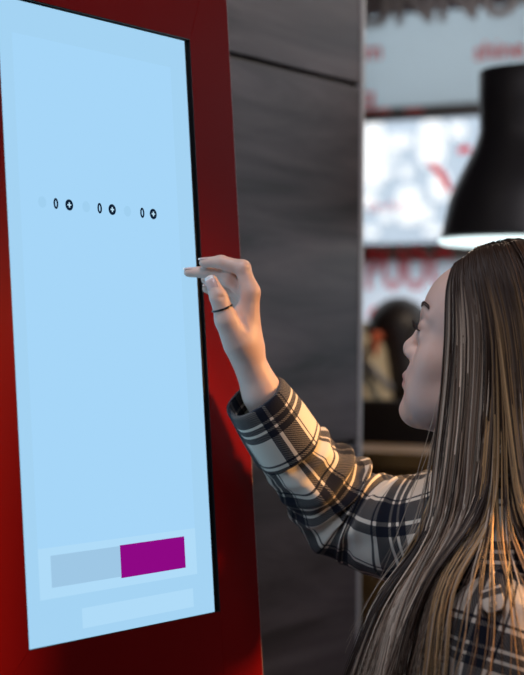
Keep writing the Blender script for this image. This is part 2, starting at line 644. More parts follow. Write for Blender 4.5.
bm = bmesh.new(); lathe(bm, [(0.004, 168 * k), (0.004, 0.5), (0.004, RH - lc[2] - 0.03), (0.05, RH - lc[2] - 0.03), (0.05, RH - lc[2]), (0.001, RH - lc[2])], 16); bm_obj('cord', bm, M_shade, lamp)
bm = bmesh.new(); lathe(bm, [(0.002, 168 * k), (0.022, 168 * k), (0.022, 186 * k), (0.006, 192 * k), (0.002, 192 * k)], 24); bm_obj('cord_grip', bm, M_shade, lamp)

# ------------------------------------------------------------------ kiosk
m, nt, b = newmat('red_lacquer')
b.inputs['Base Color'].default_value = (0.185, 0.004, 0.005, 1)
b.inputs['Roughness'].default_value = 0.32
b.inputs['Specular IOR Level'].default_value = 0.02
M_kred = m
M_black = mat('bezel_black', (0.004, 0.004, 0.005), 0.3)
M_steel = mat('kiosk_back_grey', (0.05, 0.05, 0.055), 0.5)
M_edge = mat('worn_edge', (0.62, 0.5, 0.5), 0.5)
M_disp = emis('display_light', srgb(166, 214, 248), 1.0)
M_disp2 = emis('display_margin', srgb(164, 211, 243), 1.0)
M_dispb = emis('display_blue', srgb(158, 199, 229), 1.0)
M_dispp = emis('display_pale', srgb(188, 226, 248), 1.0)
M_mag = emis('display_magenta', srgb(142, 8, 132), 1.0)
M_navy = emis('display_navy', srgb(10, 28, 50), 1.0)
M_faint = emis('display_faint', srgb(160, 208, 241), 1.0)
M_dispq = emis('display_pale_page', srgb(175, 219, 248), 1.0)

TBASE = -1.47
KB = T0 + TBASE * E2
kiosk = empty('order_kiosk', M=mat4(DV, E2, E3, KB))
tag(kiosk, 'red self-order kiosk with a tall glowing touchscreen leaning back', 'kiosk')
dt = -TBASE
SL, SR, ST, SB = -0.364, 0.0475, 0.3135, -0.4485
OL, OR, OT = -0.483, 0.1465, 0.52


def kb(name, s0, s1, t0, t1, w0, w1, m, parent=None, bev=0.0):
    return boxo(name, (s0, s1, t0 + dt, t1 + dt, w0, w1), m, parent or kiosk, bev)


def kpoly(name, pts, w0, w1, m, parent=None, bev=0.0):
    bm = bmesh.new()
    prism(bm, [(p[0], p[1] + dt) for p in pts], w0, w1)
    if bev:
        bmesh.ops.bevel(bm, geom=list(bm.edges), offset=bev, segments=2, affect='EDGES')
    return bm_obj(name, bm, m, parent or kiosk)


kpoly('frame_side', [(OL, OT), (SL, ST), (SL, SB), (OL, SB - 0.085)], -0.02, 0, M_kred, None, 0.0005)
kpoly('frame_side', [(SR, ST), (OR, OT), (OR, TBASE), (SR, TBASE)], -0.02, 0, M_kred, None, 0.0005)
kpoly('frame_top', [(OL, OT), (OR, OT), (SR, ST), (SL, ST)], -0.02, 0, M_kred, None, 0.0005)
lp = kpoly('lower_panel', [(SL, SB), (SR, SB), (SR, TBASE), (OL, TBASE), (OL, SB - 0.085)], -0.02, 0, M_kred, None, 0.0005)
kb('cabinet', OL + 0.004, OR - 0.004, TBASE, OT - 0.004, -0.13, -0.021, M_steel, None, 0.004)
kb('edge_trim', OR, OR + 0.0016, TBASE, OT, -0.014, -0.001, M_edge)
kb('bezel', SL, SR, SB, ST, -0.0205, -0.0045, M_black)
bm = bmesh.new()
lw = 0.0007
for q in ((SR - lw, SR + 0.0002, SB, ST), (SL - 0.0002, SL + lw, SB, ST), (SL, SR, ST - lw, ST + 0.0002), (SL, SR, SB - 0.0002, SB + lw)):
    box(bm, q[0], q[1], q[2] + dt, q[3] + dt, -0.019, -0.0004)
bm_obj('bezel_liner', bm, M_black, kiosk)
DL, DR, DT_, DB_ = SL, 0.0375, 0.3105, SB
disp = kb('display', DL, DR, DB_, DT_, -0.0045, -0.0030, M_disp2)
W1, W2, W3 = -0.0028, -0.0026, -0.0024
kb('page', -0.335, 0.000, -0.3945, 0.2705, -0.003, W1, M_disp, disp)
kb('page_margin', -0.335, 0.000, -0.3945, -0.335, -0.003, W2, M_dispq, disp)
kb('page_margin', -0.255, -0.012, -0.436, -0.412, -0.003, W1, M_dispq, disp)
kb('button_pale', -0.312, -0.171, -0.382, -0.3445, -0.003, W3, M_dispb, disp)
kb('button_magenta', -0.171, -0.0268, -0.384, -0.3437, -0.003, W3, M_mag, disp)


def disc(bm, s, t, rs, rt, w0, w1, seg=28, hole=None):
    a = []
    for k in range(seg):
        c, sn = math.cos(2 * math.pi * k / seg), math.sin(2 * math.pi * k / seg)
        a.append((s + rs * c, t + rt * sn + dt))
    if hole is None:
        prism(bm, a, w0, w1)
        return
    i = [(s + hole[0] * math.cos(2 * math.pi * k / seg), t + hole[1] * math.sin(2 * math.pi * k / seg) + dt) for k in range(seg)]
    for k in range(seg):
        prism(bm, [a[k], a[(k + 1) % seg], i[(k + 1) % seg], i[k]], w0, w1)


for s0, s1, s2 in ((-0.2932, -0.2662, -0.2395), (-0.2048, -0.1765, -0.1498), (-0.1165, -0.0835, -0.0586)):
    t = 0.073
    bm = bmesh.new(); disc(bm, s0, t, 0.0078, 0.0068, -0.003, W2); bm_obj('minus_symbol', bm, M_faint, disp)
    bm = bmesh.new(); disc(bm, s1, t, 0.0047, 0.0066, -0.003, W2, hole=(0.0016, 0.0040)); bm_obj('zero_symbol', bm, M_navy, disp)
    bm = bmesh.new(); disc(bm, s2, t, 0.0078, 0.0068, -0.003, W2); bm_obj('plus_disc', bm, M_navy, disp)
    bm = bmesh.new()
    box(bm, s2 - 0.0036, s2 + 0.0036, t + dt - 0.0009, t + dt + 0.0009, -0.003, W3)
    box(bm, s2 - 0.0011, s2 + 0.0011, t + dt - 0.0031, t + dt + 0.0031, -0.003, W3)
    bm_obj('plus_symbol', bm, M_dispp, disp)
# plinth under the leaning cabinet (stands level on the floor)
pl = boxo('plinth', (-0.46, 0.12, -0.16, 0.03, 0, 0.15), M_steel, None, 0.006)
pl.parent = kiosk
kc = T0 + TBASE * E2
bpy.context.view_layer.update()
bm = bmesh.new()
box(bm, OL + 0.03, OR - 0.03, -0.15, 0.02, 0.0, KB[2] + 0.0, 0.006)
me = bpy.data.meshes.new('plinth')
MW = mat4(DV, NV, ZV, (KB[0], KB[1], 0))
for v in bm.verts:
    v.co = kiosk.matrix_world.inverted() @ (MW @ v.co)
bmesh.ops.recalc_face_normals(bm, faces=bm.faces)
bm.to_mesh(me); bm.free(); me.materials.append(M_steel)
pl.data = me
pl.matrix_parent_inverse = Matrix.Identity(4)
pl.matrix_basis = Matrix.Identity(4)

# ------------------------------------------------------------------ the woman
def unit(v):
    v = np.asarray(v, float)
    return v / np.linalg.norm(v)


YAW = math.radians(20)
PIT = math.radians(15)
FH = np.array([-math.cos(YAW), math.sin(YAW), 0])
LH = np.array([-FH[1], FH[0], 0])
LH = np.array([-math.sin(YAW), -math.cos(YAW), 0])
FP = math.cos(PIT) * FH + math.sin(PIT) * ZV
UP = math.cos(PIT) * ZV - math.sin(PIT) * FH
HS = 1.03
HO = np.array([0.275, 2.47, 1.481])
HAX = np.stack([FP, LH, UP])


def HL(x, y, z):
    return HO + HS * (x * FP + y * LH + z * UP)


def HI(X):
    return ((X - HO) @ HAX.T) / HS


FB = unit([-0.97, 0.25, 0])
RB = np.array([FB[1], -FB[0], 0])          # her right, away from the camera
NB = np.array([0.300, 2.455, 0.0])


def BL(f, r, z):
    return NB + f * FB + r * RB + np.array([0, 0, z])


BAX = np.stack([FB, RB, ZV])

PX0, PY0 = 0.32, 2.46
person = empty('woman', (PX0, PY0, 0))
tag(person, 'young woman with long blonde-brown hair in a plaid shirt tapping the screen', 'person')
PO = np.array([PX0, PY0, 0.0])

# joints of the raised right arm
SHO = P(500, 497, 2.60)
ELB = P(336, 510, 2.72)
WRI = P(245, 357, 2.602)

bd = Sdf()
# --- torso core, neck
bd.el(BL(0, 0.005, 1.15), BAX, (0.098, 0.135, 0.16), 0.03)
bd.el(BL(0.0, 0, 1.0), BAX, (0.088, 0.12, 0.17), 0.05)
bd.el(BL(-0.015, 0, 0.87), BAX, (0.11, 0.155, 0.12), 0.05)
for sg in (-1, 1):
    bd.sp(BL(0.06, sg * 0.068, 1.15), 0.055, 0.03)
LSH = BL(-0.018, -0.138, 1.185)
bd.rc(BL(-0.01, 0, 1.30), SHO, 0.05, 0.045, 0.05)
bd.rc(BL(-0.01, 0, 1.285), LSH, 0.05, 0.044, 0.05)
bd.rc(HL(-0.03, 0, -0.035), BL(-0.01, 0, 1.31), 0.050, 0.056, 0.03)
# --- legs
for sg in (-1, 1):
    bd.rc(BL(-0.01, sg * 0.085, 0.84), BL(0.0, sg * 0.085, 0.46), 0.078, 0.05, 0.03)
    bd.rc(BL(0.0, sg * 0.085, 0.46), BL(-0.015, sg * 0.085, 0.30), 0.05, 0.052, 0.03)
    bd.rc(BL(-0.015, sg * 0.085, 0.30), BL(-0.02, sg * 0.085, 0.08), 0.052, 0.034, 0.02)
    bd.rc(BL(-0.03, sg * 0.085, 0.045), BL(0.12, sg * 0.095, 0.03), 0.032, 0.024, 0.02)
# --- arms
LEL = BL(-0.02, -0.185, 0.93)
LWR = BL(0.08, -0.175, 0.71)
bd.rc(SHO, P(402, 524, 2.675), 0.046, 0.042, 0.03)
bd.rc(P(402, 524, 2.675), P(330, 510, 2.708), 0.042, 0.034, 0.03)
bd.rc(LSH, LEL, 0.046, 0.037, 0.03)
bd.rc(LEL, LWR, 0.037, 0.024, 0.02)
FM = P(301, 469, 2.672)
bd.rc(P(330, 510, 2.708), FM, 0.034, 0.036, 0.02)
bd.rc(FM, P(262, 394, 2.612), 0.035, 0.0240, 0.02)
bd.rc(P(262, 392, 2.612), P(249, 362, 2.600), 0.0240, 0.0215, 0.012)
bd.rc(P(262, 392, 2.628), P(249, 362, 2.620), 0.0210, 0.0190, 0.012)

# --- right hand
MCP = [P(250.5, 292, 2.586), P(249.5, 294, 2.606), P(247.5, 297, 2.626), P(244, 302, 2.643)]
WR2 = [P(246, 352, 2.594), P(246, 352, 2.606), P(245, 352, 2.618), P(243, 352, 2.628)]
for a, b_ in zip(WR2, MCP):
    bd.rc(a, b_, 0.0175, 0.0118, 0.012)
bd.rc(P(246, 345, 2.60), P(243, 322, 2.600), 0.021, 0.014, 0.014)     # palm heel
fing = [
    [MCP[0], P(242.5, 268, 2.588), P(221, 262, 2.594), P(204, 262.5, 2.599)],
    [MCP[1], P(228.5, 278.5, 2.604), P(207, 272, 2.613), P(188.5, 272.3, 2.6185)],
    [MCP[2], P(226, 287, 2.626), P(211, 281, 2.631), P(205.5, 279.5, 2.634)],
    [MCP[3], P(226, 297, 2.645), P(214, 291, 2.648), P(206, 289, 2.650)],
]
rad = [(0.0118, 0.0098, 0.0086, 0.0066), (0.0118, 0.0098, 0.0084, 0.0064), (0.0112, 0.0092, 0.008, 0.0062), (0.0098, 0.008, 0.007, 0.0055)]
for f, r in zip(fing, rad):
    for i in range(3):
        bd.rc(f[i], f[i + 1], r[i], r[i + 1], 0.004 if i else 0.007)
    bd.sp(f[1], r[1] * 1.05, 0.004)
TCM, TMP, TIP_, TTP = P(238, 341, 2.583), P(226.5, 320, 2.571), P(218.5, 297, 2.566), P(211.5, 281, 2.568)
bd.rc(TCM, TMP, 0.0205, 0.0148, 0.014)
bd.rc(TMP, TIP_, 0.0142, 0.0112, 0.006)
bd.rc(TIP_, TTP, 0.0114, 0.0082, 0.004)
bd.rc(P(236, 333, 2.588), P(243, 315, 2.592), 0.013, 0.010, 0.014)


def surf(px, py):
    ds = np.linspace(2.5, 2.66, 400)
    dd = bd(np.array([P(px, py, d) for d in ds]))
    return P(px, py, float(ds[np.argmax(dd < 0)]))


# creases in the skin at the thumb web and on the inside of the finger joints
for pl_, r_ in ((((238, 313), (242, 320), (246, 328)), 0.0026), (((216.5, 296.5), (221, 297.5), (225, 296)), 0.0008)):
    cr_ = [surf(*q) for q in pl_]
    for a, b_ in zip(cr_, cr_[1:]):
        bd.rc(a, b_, r_, r_, 0.004, 's')
# --- left hand, relaxed beside the hip
HD = unit(LWR - LEL)
HSIDE = RB * 1.0
HSIDE = unit(FB - (FB @ HD) * HD)
for k_, off in enumerate((0.027, 0.009, -0.009, -0.026)):
    m0 = LWR + HD * (0.085 - 0.006 * abs(k_ - 1)) + HSIDE * off
    bd.rc(LWR + HSIDE * off * 0.6, m0, 0.016, 0.0115, 0.012)
    L = (0.078, 0.086, 0.080, 0.062)[k_]
    p = m0; dr = HD.copy()
    for j, (fr, rr) in enumerate(((0.45, 0.0088), (0.3, 0.008), (0.25, 0.0065))):
        dr = unit(dr + RB * 0.28)
        q_ = p + dr * L * fr
        bd.rc(p, q_, rr + 0.001, rr, 0.005 if j == 0 else 0.003)
        p = q_
th0 = LWR + HD * 0.02 + HSIDE * 0.022
th1 = th0 + HD * 0.042 + HSIDE * 0.022 + RB * 0.012
bd.rc(th0, th1, 0.0145, 0.0115, 0.01)
bd.rc(th1, th1 + HD * 0.032 + RB * 0.006, 0.0112, 0.009, 0.004)
bd.rc(th1 + HD * 0.032 + RB * 0.006, th1 + HD * 0.056 + RB * 0.012, 0.009, 0.007, 0.004)

# --- head and face


def he(c, r, k=0.012, op='u'):
    bd.el(HL(*c), HAX, np.array(r) * HS, k, op)


def hs(c, r, k=0.01, op='u'):
    bd.sp(HL(*c), r * HS, k, op)


def hc(a, b, r1, r2, k=0.01, op='u'):
    bd.rc(HL(*a), HL(*b), r1 * HS, r2 * HS, k, op)


he((-0.014, 0, 0.045), (0.096, 0.074, 0.086))
he((0.030, 0, 0.052), (0.0575, 0.060, 0.062), 0.02)
he((0.028, 0, -0.018), (0.052, 0.055, 0.075), 0.02)
he((0.033, 0, -0.055), (0.044, 0.044, 0.034), 0.02)
for sg in (-1, 1):
    hs((0.047, sg * 0.036, -0.014), 0.0265, 0.022)
    hc((0.002, sg * 0.052, -0.045), (0.061, sg * 0.014, -0.0775), 0.016, 0.0145, 0.022)
he((0.0655, 0, -0.036), (0.0245, 0.030, 0.028), 0.014)
hs((0.0702, 0, -0.0765), 0.0163, 0.016)
for sg in (-1, 1):
    he((0.040, sg * 0.030, -0.048), (0.034, 0.024, 0.034), 0.02)
for sg in (-1, 1):
    hc((0.0775, sg * 0.010, 0.0405), (0.064, sg * 0.042, 0.0405), 0.0085, 0.006, 0.012)
    hs((0.0915, sg * 0.030, 0.0215), 0.0125, 0.012, 's')
    hs((0.0660, sg * 0.0310, 0.0205), 0.0135, 0.005)
    he((0.0668, sg * 0.0312, 0.0262), (0.0156, 0.0160, 0.0090), 0.006)
    he((0.0655, sg * 0.0312, 0.0135), (0.0148, 0.0155, 0.0085), 0.009)
hc((0.0815, 0, 0.033), (0.0900, 0, 0.000), 0.0065, 0.0080, 0.010)
hs((0.0935, 0, -0.0055), 0.0095, 0.008)
for sg in (-1, 1):
    he((0.0865, sg * 0.0105, -0.0120), (0.0095, 0.0058, 0.0072), 0.006)
hc((0.0945, 0, -0.0115), (0.083, 0, -0.0185), 0.0048, 0.0048, 0.006)
for sg in (-1, 1):
    hs((0.0910, sg * 0.0058, -0.0175), 0.0034, 0.003, 's')
    hc((0.0885, sg * 0.003, -0.0395), (0.0780, sg * 0.020, -0.0455), 0.0054, 0.003, 0.005)
    hc((0.0872, sg * 0.003, -0.0520), (0.0775, sg * 0.019, -0.0475), 0.0062, 0.003, 0.005)
for sg in (-1, 1):
    hc((0.0965, 0, -0.0456), (0.0815, sg * 0.022, -0.0468), 0.0010, 0.0010, 0.003, 's')
hs((0.1005, 0, -0.0650), 0.0125, 0.012, 's')
for sg in (-1, 1):
    he((-0.004, sg * 0.074, 0.002), (0.017, 0.008, 0.030), 0.006)
    he((0.000, sg * 0.083, 0.006), (0.009, 0.006, 0.015), 0.004, 's')

V, Fc = bd.mesh(0.0026)
me = np_mesh('woman_body', V - PO, Fc)
# lips carry their own colour as an attribute
Lh = HI(V)
tint = np.zeros((len(V), 4), np.float32); tint[:, 3] = 1
lip = (np.linalg.norm(Lh, axis=1) < 0.13) * np.exp(-((Lh[:, 2] + 0.0458) / 0.0085) ** 2 * 1.0) * (Lh[:, 0] > 0.072) * np.clip(1 - (np.abs(Lh[:, 1]) / 0.023) ** 2, 0, 1) * np.clip((Lh[:, 0] - 0.082) / 0.006, 0, 1)
tint[:, 0] = np.clip(lip * 1.6, 0, 1)
ca = me.color_attributes.new('lip', 'FLOAT_COLOR', 'POINT')
ca.data.foreach_set('color', tint.ravel())
m, nt, b = newmat('skin')
at = nt.nodes.new('ShaderNodeAttribute'); at.attribute_name = 'lip'
sep = nt.nodes.new('ShaderNodeSeparateColor'); nt.links.new(at.outputs['Color'], sep.inputs[0])
ns = nt.nodes.new('ShaderNodeTexNoise'); ns.inputs['Scale'].default_value = 55
tcx = nt.nodes.new('ShaderNodeTexCoord'); nt.links.new(tcx.outputs['Object'], ns.inputs['Vector'])
c0 = nt.nodes.new('ShaderNodeMix'); c0.data_type = 'RGBA'
c0.inputs['A'].default_value = (0.64, 0.42, 0.335, 1); c0.inputs['B'].default_value = (0.70, 0.48, 0.39, 1)
nt.links.new(ns.outputs['Fac'], c0.inputs['Factor'])
c1 = nt.nodes.new('ShaderNodeMix'); c1.data_type = 'RGBA'
c1.inputs['B'].default_value = (0.50, 0.24, 0.21, 1)
nt.links.new(sep.outputs[0], c1.inputs['Factor']); nt.links.new(c0.outputs['Result'], c1.inputs['A'])
nt.links.new(c1.outputs['Result'], b.inputs['Base Color'])
b.inputs['Roughness'].default_value = 0.48
b.inputs['Subsurface Weight'].default_value = 0.12
b.inputs['Subsurface Radius'].default_value = (0.01, 0.004, 0.002)
M_skin = m
body = link('body', me, M_skin, person)

# eyes
HEADP = [q_ for q_ in bd.p if np.linalg.norm(q_[2] - HO) < 0.16]
M_eye = mat('eye_white', (0.75, 0.74, 0.72), 0.2)
M_iris = mat('iris', (0.10, 0.14, 0.16), 0.2)
M_lash = mat('lash_black', (0.008, 0.006, 0.006), 0.5)
M_brow = mat('brow_brown', (0.09, 0.05, 0.035), 0.7)


def hmesh(name, bm, m, parent, smooth=True):
    for v in bm.verts:
        v.co = Vector(HL(*v.co) - PO)
    return bm_obj(name, bm, m, parent, smooth)


for sg in (-1, 1):
    bm = bmesh.new()
    bmesh.ops.create_uvsphere(bm, u_segments=20, v_segments=14, radius=0.0122, matrix=Matrix.Translation((0.0685, sg * 0.0308, 0.0200)))
    eye = hmesh('eye', bm, M_eye, person)
    bm = bmesh.new()
    bmesh.ops.create_uvsphere(bm, u_segments=16, v_segments=10, radius=0.0062, matrix=Matrix.Translation((0.0752, sg * 0.0302, 0.0205)) @ Matrix.Diagonal((1, 1, 1, 1)))
    hmesh('iris', bm, M_iris, eye)
    bm = bmesh.new()
    for j in range(40):
        u = j / 39
        a = math.radians(-62 + 118 * u)
        c = Vector((0.0675 + 0.0142 * math.cos(a), sg * (0.0310 + 0.0142 * math.sin(a)), 0.0195))
        dirv = Vector((math.cos(a), sg * math.sin(a) * 0.9, 0.35)).normalized()
        Ln = 0.0100 + 0.002 * math.sin(j * 2.1)
        p1 = c + dirv * Ln * 0.55; p2 = c + dirv * Ln + Vector((0, 0, 0.0070))
        wv = dirv.cross(Vector((0, 0, 1))).normalized() * 0.0007
        for (q0, q1, w0, w1) in ((c, p1, 1.1, 0.8), (p1, p2, 0.8, 0.15)):
            for h_ in (Vector((0, 0, 0.0005)),):
                vs = [bm.verts.new(q0 - wv * w0 - h_), bm.verts.new(q0 + wv * w0 - h_), bm.verts.new(q0 + h_), bm.verts.new(q1 - wv * w1 - h_ * w1), bm.verts.new(q1 + wv * w1 - h_ * w1), bm.verts.new(q1 + h_ * w1)]
                for t3 in ((0, 1, 4, 3), (1, 2, 5, 4), (2, 0, 3, 5)):
                    bm.faces.new([vs[i] for i in t3])
    hmesh('eyelashes', bm, M_lash, person, False)
    bm = bmesh.new()
    for j in range(60):
        u = j / 59
        y = 0.012 + 0.034 * u
        zb_ = 0.0470 + 0.004 * math.sin(u * 2.6)
        xs_ = np.linspace(0.11, 0.03, 90)
        dd_ = bd(np.array([HL(x_, sg * y, zb_) for x_ in xs_]), HEADP)
        x = float(xs_[np.argmax(dd_ < 0)])
        for row in range(2):
            c = Vector((x + 0.0010, sg * y, zb_ + 0.0028 * row))
            e = c + Vector((-0.0022, sg * 0.006, 0.0028 - 0.004 * u))
            wv = Vector((0.0008, 0, 0.0012))
            vs = [bm.verts.new(c - wv), bm.verts.new(c + wv), bm.verts.new(c + Vector((0.0012, 0, 0))), bm.verts.new(e)]
            for t3 in ((0, 1, 3), (1, 2, 3), (2, 0, 3), (0, 2, 1)):
                bm.faces.new([vs[i] for i in t3])
    hmesh('eyebrow', bm, M_brow, person, False)

# fingernails: curved plates on the backs of the fingertips
M_nail = mat('pale_pink_nail', (0.66, 0.45, 0.40), 0.22)
M_nailtip = mat('white_nail_tip', (0.85, 0.82, 0.78), 0.25)


def nail(a, tip, r, up, ln):
    ax = unit(tip - a)
    u_ = unit(up - (up @ ax) * ax)
    v_ = np.cross(ax, u_)
    out = []
    for part, (t0, t1), mm in (('fingernail', (-0.75, 0.52), M_nail), ('nail_tip', (0.52, 0.80), M_nailtip)):
        nr, ns_ = 6, 8
        Vt, Fq = [], []
        for lay in (0, 1):
            for i in range(nr + 1):
                t = t0 + (t1 - t0) * i / nr
                for j in range(ns_ + 1):
                    an = (j / ns_ - 0.5) * 1.9
                    wdt = 1.0 - 0.35 * max(0, t) ** 2 - 0.15 * max(0, -t)
                    rr = r * (1.05 - 0.10 * max(0, t)) - lay * 0.0006
                    Vt.append(tip + ax * t * ln + u_ * rr * math.cos(an * 0.8) * (1.0 - 0.10 * max(0, t)) + v_ * rr * math.sin(an) * wdt)
        n1 = ns_ + 1
        o2 = (nr + 1) * n1
        for i in range(nr):
            for j in range(ns_):
                p = i * n1 + j
                Fq.append((p, p + 1, p + n1 + 1, p + n1))
                Fq.append((o2 + p, o2 + p + n1, o2 + p + n1 + 1, o2 + p + 1))
        for i in range(nr):
            for j in (0, ns_):
                p = i * n1 + j; Fq.append((p, p + n1, o2 + p + n1, o2 + p))
        for j in range(ns_):
            for i in (0, nr):
                p = i * n1 + j; Fq.append((p, p + 1, o2 + p + 1, o2 + p))
        out.append(link(part, np_mesh(part, np.array(Vt) - PO, Fq), mm, person if part == 'fingernail' else out[0]))
    out[1]['label'] = 'white nail tip'
    return out


upd = [unit(P(0, -100, 2.6) - P(0, 0, 2.6) + 0 * ZV)] * 4
for f, r, ln in zip(fing, rad, (0.0085, 0.0085, 0.0075, 0.0065)):
    nail(f[2], f[3], r[3], ZV * 1.0 - RB * 0.15, ln)
nail(TIP_, TTP - 0.0045 * unit(TTP - TIP_), 0.0090, unit(np.array([-0.32, -0.95, 0.1])), 0.0130)
# ring on the thumb
rc_ = TMP + 0.52 * (TIP_ - TMP)
ax = unit(TIP_ - TMP + np.array([0.0, 0, 0]) )
ax = unit(ax + 0.30 * np.array([1, 0, 0]) * -1 * 0)
u_ = unit(np.cross(ax, [0, 0, 1])); v_ = np.cross(ax, u_)
bm = bmesh.new()
nR, nr = 40, 10
gr = []
for i in range(nR):
    a = 2 * math.pi * i / nR
    rdv = u_ * math.cos(a) + v_ * math.sin(a)
    gr.append([bm.verts.new(rc_ - PO + rdv * (0.0132 + 0.0011 * math.cos(2 * math.pi * j / nr)) + ax * (0.0013 * math.sin(2 * math.pi * j / nr))) for j in range(nr)])
for i in range(nR):
    for j in range(nr):
        bm.faces.new((gr[i][j], gr[i][(j + 1) % nr], gr[(i + 1) % nR][(j + 1) % nr], gr[(i + 1) % nR][j]))
o = bm_obj('thumb_ring', bm, mat('ring_black', (0.006, 0.006, 0.007), 0.3), person, True)
o['label'] = 'thin black ring on the thumb'

# ------------------------------------------------------------------ plaid flannel


def plaid(name):
    m, nt, b = newmat(name)
    N, L = nt.nodes, nt.links
    uv = N.new('ShaderNodeUVMap'); uv.uv_map = 'UVMap'
    sp = N.new('ShaderNodeSeparateXYZ'); L.new(uv.outputs[0], sp.inputs[0])

    def math_(op, a, bb=None):
        n = N.new('ShaderNodeMath'); n.operation = op
        for i, x in enumerate((a, bb)):
            if x is None:
                continue
            if isinstance(x, (int, float)):
                n.inputs[i].default_value = x
            else:
                L.new(x, n.inputs[i])
        return n.outputs[0]

    def bands(src, period, stops):
        f = math_('FRACT', math_('MULTIPLY', src, 1.0 / period))
        r = N.new('ShaderNodeValToRGB'); r.color_ramp.interpolation = 'CONSTANT'
        els = r.color_ramp.elements
        els[0].position = 0; els[0].color = (stops[0][1],) * 3 + (1,)
        els[1].position = stops[1][0]; els[1].color = (stops[1][1],) * 3 + (1,)
        for p, v in stops[2:]:
            e = els.new(p); e.color = (v,) * 3 + (1,)
        L.new(f, r.inputs[0])
        return r.outputs[0]
    st_u = [(0, 1), (0.22, 0), (0.27, 1), (0.40, 0), (0.88, 1), (0.91, 0), (0.955, 1)]
    st_v = [(0, 1), (0.20, 0), (0.245, 1), (0.33, 0), (0.375, 1), (0.48, 0), (0.91, 1), (0.945, 0)]
    au = bands(sp.outputs[0], 0.092, st_u)
    av = bands(sp.outputs[1], 0.088, st_v)
    tw = math_('GREATER_THAN', math_('SINE', math_('MULTIPLY', math_('ADD', sp.outputs[0], sp.outputs[1]), 2 * math.pi / 0.0034)), 0.15)
    both = math_('MULTIPLY', au, av)
    one = math_('MAXIMUM', au, av)
    one = math_('MULTIPLY', one, math_('ADD', 0.80, math_('MULTIPLY', tw, 0.20)))
    mk = math_('MAXIMUM', both, one)
    mx = N.new('ShaderNodeMix'); mx.data_type = 'RGBA'
    mx.inputs['A'].default_value = (0.74, 0.66, 0.54, 1)
    mx.inputs['B'].default_value = (0.007, 0.009, 0.017, 1)
    L.new(mk, mx.inputs['Factor'])
    L.new(mx.outputs['Result'], b.inputs['Base Color'])
    b.inputs['Roughness'].default_value = 0.9
    b.inputs['Specular IOR Level'].default_value = 0.15
    b.inputs['Sheen Weight'].default_value = 0.12
    ns = N.new('ShaderNodeTexNoise'); ns.inputs['Scale'].default_value = 420
    L.new(uv.outputs[0], ns.inputs['Vector'])
    bp = N.new('ShaderNodeBump'); bp.inputs['Strength'].default_value = 0.25; bp.inputs['Distance'].default_value = 0.002
    L.new(ns.outputs['Fac'], bp.inputs['Height']); L.new(bp.outputs['Normal'], b.inputs['Normal'])
    return m


M_plaid = plaid('plaid_flannel')
M_button = mat('cream_button', (0.62, 0.55, 0.42), 0.4)


def crom(pts, n):
    pts = [np.asarray(p, float) for p in pts]
    pts = [2 * pts[0] - pts[1]] + pts + [2 * pts[-1] - pts[-2]]
    out = []
    for i in range(1, len(pts) - 2):
        p0, p1, p2, p3 = pts[i - 1:i + 3]
        for t in np.linspace(0, 1, n, endpoint=False):
            out.append(0.5 * (2 * p1 + (p2 - p0) * t + (2 * p0 - 5 * p1 + 4 * p2 - p3) * t * t + (3 * p1 - p0 - 3 * p2 + p3) * t ** 3))
    out.append(pts[-2])
    return np.array(out)


def loft(path, ra, rb, up0, fold, seg=112, uoff=0.0, voff=0.0, uref=None):
    """tube along path, radii ra (towards up0) and rb (sideways); fold(theta, s) adds to the radius"""
    n = len(path)
    tan = np.gradient(path, axis=0)
    tan /= np.linalg.norm(tan, axis=1)[:, None]
    s = np.concatenate([[0], np.cumsum(np.linalg.norm(np.diff(path, axis=0), axis=1))])
    up = unit(up0 - (up0 @ tan[0]) * tan[0])
    V = np.zeros((n, seg + 1, 3)); UV = np.zeros((n, seg + 1, 2))
    th = np.linspace(0, 2 * np.pi, seg + 1)
    rm = float(np.mean(ra)) if uref is None else uref
    for i in range(n):
        up = unit(up - (up @ tan[i]) * tan[i])
        sd = np.cross(tan[i], up)
        f = fold(th, s[i])
        V[i] = path[i] + np.outer((ra[i] + f) * np.cos(th), up) + np.outer((rb[i] + f) * np.sin(th), sd)
        UV[i, :, 0] = th * rm + uoff
        UV[i, :, 1] = s[i] + voff
    V[:, -1] = V[:, 0]
    idx = np.arange(n * (seg + 1)).reshape(n, seg + 1)
    Fq = np.stack([idx[:-1, :-1], idx[:-1, 1:], idx[1:, 1:], idx[1:, :-1]], -1).reshape(-1, 4)
    return V.reshape(-1, 3), Fq, UV.reshape(-1, 2), s


def thicken(o, t):
    md = o.modifiers.new('thickness', 'SOLIDIFY')
    md.thickness = t
    md.offset = -1
    return o


def ridge(x, p=3.0):
    return (0.5 + 0.5 * np.cos(x)) ** p


# right sleeve: from the shoulder of the shirt to the rolled cuff
spine = [P(285, 445, 2.642), P(306, 469, 2.668), P(332, 501, 2.705), P(362, 517, 2.705), P(402, 533, 2.675), P(450, 526, 2.640), P(500, 503, 2.605)]
path = crom(spine, 26)
tt = np.linspace(0, 6, len(path))
rad_a = np.interp(tt, range(7), [0.0445, 0.0560, 0.0610, 0.0650, 0.0740, 0.080, 0.082])
rad_b = np.interp(tt, range(7), [0.0445, 0.053, 0.059, 0.063, 0.070, 0.076, 0.080])
fr = np.random.default_rng(5)


